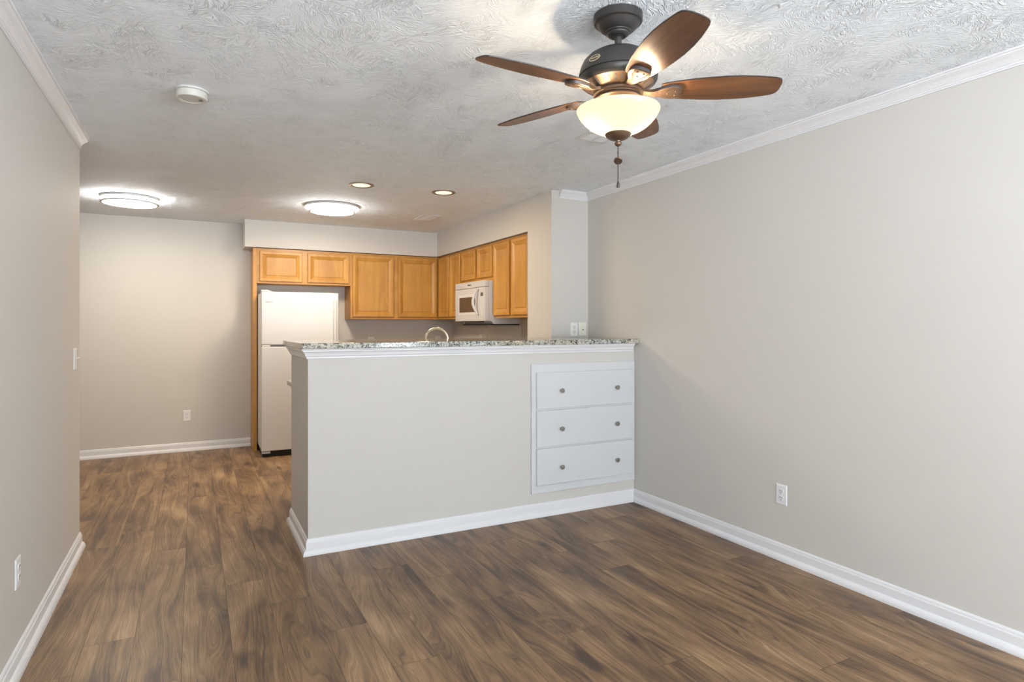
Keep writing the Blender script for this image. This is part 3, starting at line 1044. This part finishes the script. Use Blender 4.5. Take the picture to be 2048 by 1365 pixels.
def bracket_mesh():
    """cast blade iron: arm from the flywheel that flares into a shield under the blade"""
    b = MB()
    sh = [(0.128, 0.016), (0.140, 0.020), (0.153, 0.027), (0.168, 0.0335), (0.185, 0.0365), (0.200, 0.0350), (0.212, 0.0290), (0.219, 0.0180), (0.2215, 0.0)]
    pts = sh + [(x, -y) for x, y in reversed(sh[:-1])]
    z_top, z_bot = -0.0027, -0.0150
    n = len(pts)
    inn = [(0.175 + (x - 0.175) * 0.93, y * 0.90) for x, y in pts]
    v = [(x, y, z_top) for x, y in pts] + [(x, y, z_bot + 0.002) for x, y in pts] + [(x, y, z_bot) for x, y in inn]
    b.add(v, [tuple(range(n))], 1)
    b.f.append(list(range(2 * n, 3 * n))); b.m.append(0); b.sm.append(False)
    for l in range(2):
        for k in range(n):
            k2 = (k + 1) % n
            b.f.append([l * n + k, l * n + k2, (l + 1) * n + k2, (l + 1) * n + k]); b.m.append(1 if l == 0 else 0); b.sm.append(False)
    # curved arm
    secs = [(0.078, 0.013, -0.006, 0.004), (0.092, 0.011, -0.010, 0.001), (0.108, 0.0115, -0.014, -0.003), (0.122, 0.014, -0.0158, -0.004), (0.140, 0.020, -0.0153, -0.003)]
    loops = [[(x, -w, z0), (x, w, z0), (x, w, z1), (x, -w, z1)] for x, w, z0, z1 in secs]
    b.rings(loops, 0)
    # two raised ribs and screws seen from below
    b.tube([(0.150, 0.010, -0.0152), (0.180, 0.021, -0.0155), (0.205, 0.023, -0.0152)], 0.0016, 8, 0)
    b.tube([(0.150, -0.010, -0.0152), (0.180, -0.021, -0.0155), (0.205, -0.023, -0.0152)], 0.0016, 8, 0)
    for xx, yy in ((0.172, 0.0), (0.200, 0.011), (0.200, -0.011)):
        b.lathe([(0.0035, -0.0148), (0.0035, -0.0165), (0.0015, -0.0175), (0, -0.0175)], 12, xx, yy, 'Z', 0)
    return b


proto = None
for k in range(5):
    ang = R(-33.0 + 72 * k)
    if proto is None:
        bl = blade_parts().build('blade', [m_blade, m_blade_edge], fan)
        br = bracket_mesh().build('blade_bracket', [m_bronze_warm, m_bronze_edge], bl, bevel=0.0008)
        proto = bl
    else:
        bl = proto.copy()
        COL.objects.link(bl)
        for ch in list(proto.children):
            c = ch.copy()
            COL.objects.link(c)
            c.parent = bl
    bl.parent = fan
    bl.matrix_local = Matrix.Translation((0, 0, ZBL)) @ Matrix.Rotation(ang, 4, 'Z') @ Matrix.Rotation(-PITCH, 4, 'X')

# glass bowl, cap and pull chain
bowl_prof = [(0.1450, 2.102), (0.1470, 2.1015), (0.1475, 2.0985), (0.1460, 2.093), (0.1420, 2.084), (0.1340, 2.071), (0.1210, 2.056), (0.1050, 2.042), (0.086, 2.030), (0.064, 2.020), (0.040, 2.0135), (0.018, 2.012)]
MB().lathe(bowl_prof, 72, cap0=False, cap1=False).build('glass_bowl', m_bowl, fan)
MB().lathe([(0.014, 2.018), (0.044, 2.0165), (0.0465, 2.013), (0.042, 2.005), (0.031, 1.997), (0.018, 1.992), (0.010, 1.990), (0.009, 1.986), (0.0125, 1.983), (0.0128, 1.979), (0.010, 1.974), (0.005, 1.970), (0.0, 1.969)], 48).build('bowl_cap', m_bronze_warm, fan)
for sgn, az in ((1, R(-20)), (-1, R(-20))):
    bx, by = 0.066 * sgn * math.cos(az), 0.066 * sgn * math.sin(az)
    MB().lathe([(0.0, 2.092), (0.010, 2.090), (0.018, 2.082), (0.020, 2.072), (0.018, 2.062), (0.010, 2.054), (0.0, 2.052)], 24, bx, by).build('bulb', m_bulb, fan)
    MB().tube([(bx * 0.85, by * 0.85, 2.118), (bx, by, 2.089)], 0.012, 16).build('lamp_socket', m_bronze_warm, fan)
    lamp('fan_bulb_light', 'POINT', (bx, by, 2.066), 20.0, (1.0, 0.78, 0.52), 0.022, parent=fan)
ch = MB()
z = 1.968
while z > 1.846:
    ch.lathe([(0.0, z), (0.0018, z - 0.0006), (0.0024, z - 0.0018), (0.0018, z - 0.0030), (0.0, z - 0.0037)], 8, 0, 0)
    z -= 0.0040
ch.tube([(0, 0, 1.968), (0, 0, 1.842)], 0.0008, 6)
pc = ch.build('pull_chain', m_bronze, fan)
MB().lathe([(0.0012, 1.956), (0.0030, 1.954), (0.0030, 1.946), (0.0012, 1.944)], 16).build('chain_connector', m_bronze_edge, pc)
med = MB()
med.rings([[(sx * math.cos(2 * math.pi * q / N), yy, sx * math.sin(2 * math.pi * q / N)) for q in range(N)] for sx, yy in ((0.0140, 0.003), (0.0150, 0.001), (0.0150, -0.001), (0.0135, -0.003), (0.0105, -0.0022))])
mo = med.build('chain_medallion', m_bronze_warm, pc)
mo.location = (0, 0, 1.9185)
mo.rotation_euler = (R(52), R(14), R(-27))
MB().lathe([(0.0015, 1.846), (0.0036, 1.843), (0.0055, 1.832), (0.0060, 1.825), (0.0054, 1.823), (0.0, 1.823)], 20).build('chain_pull', m_bronze, pc)
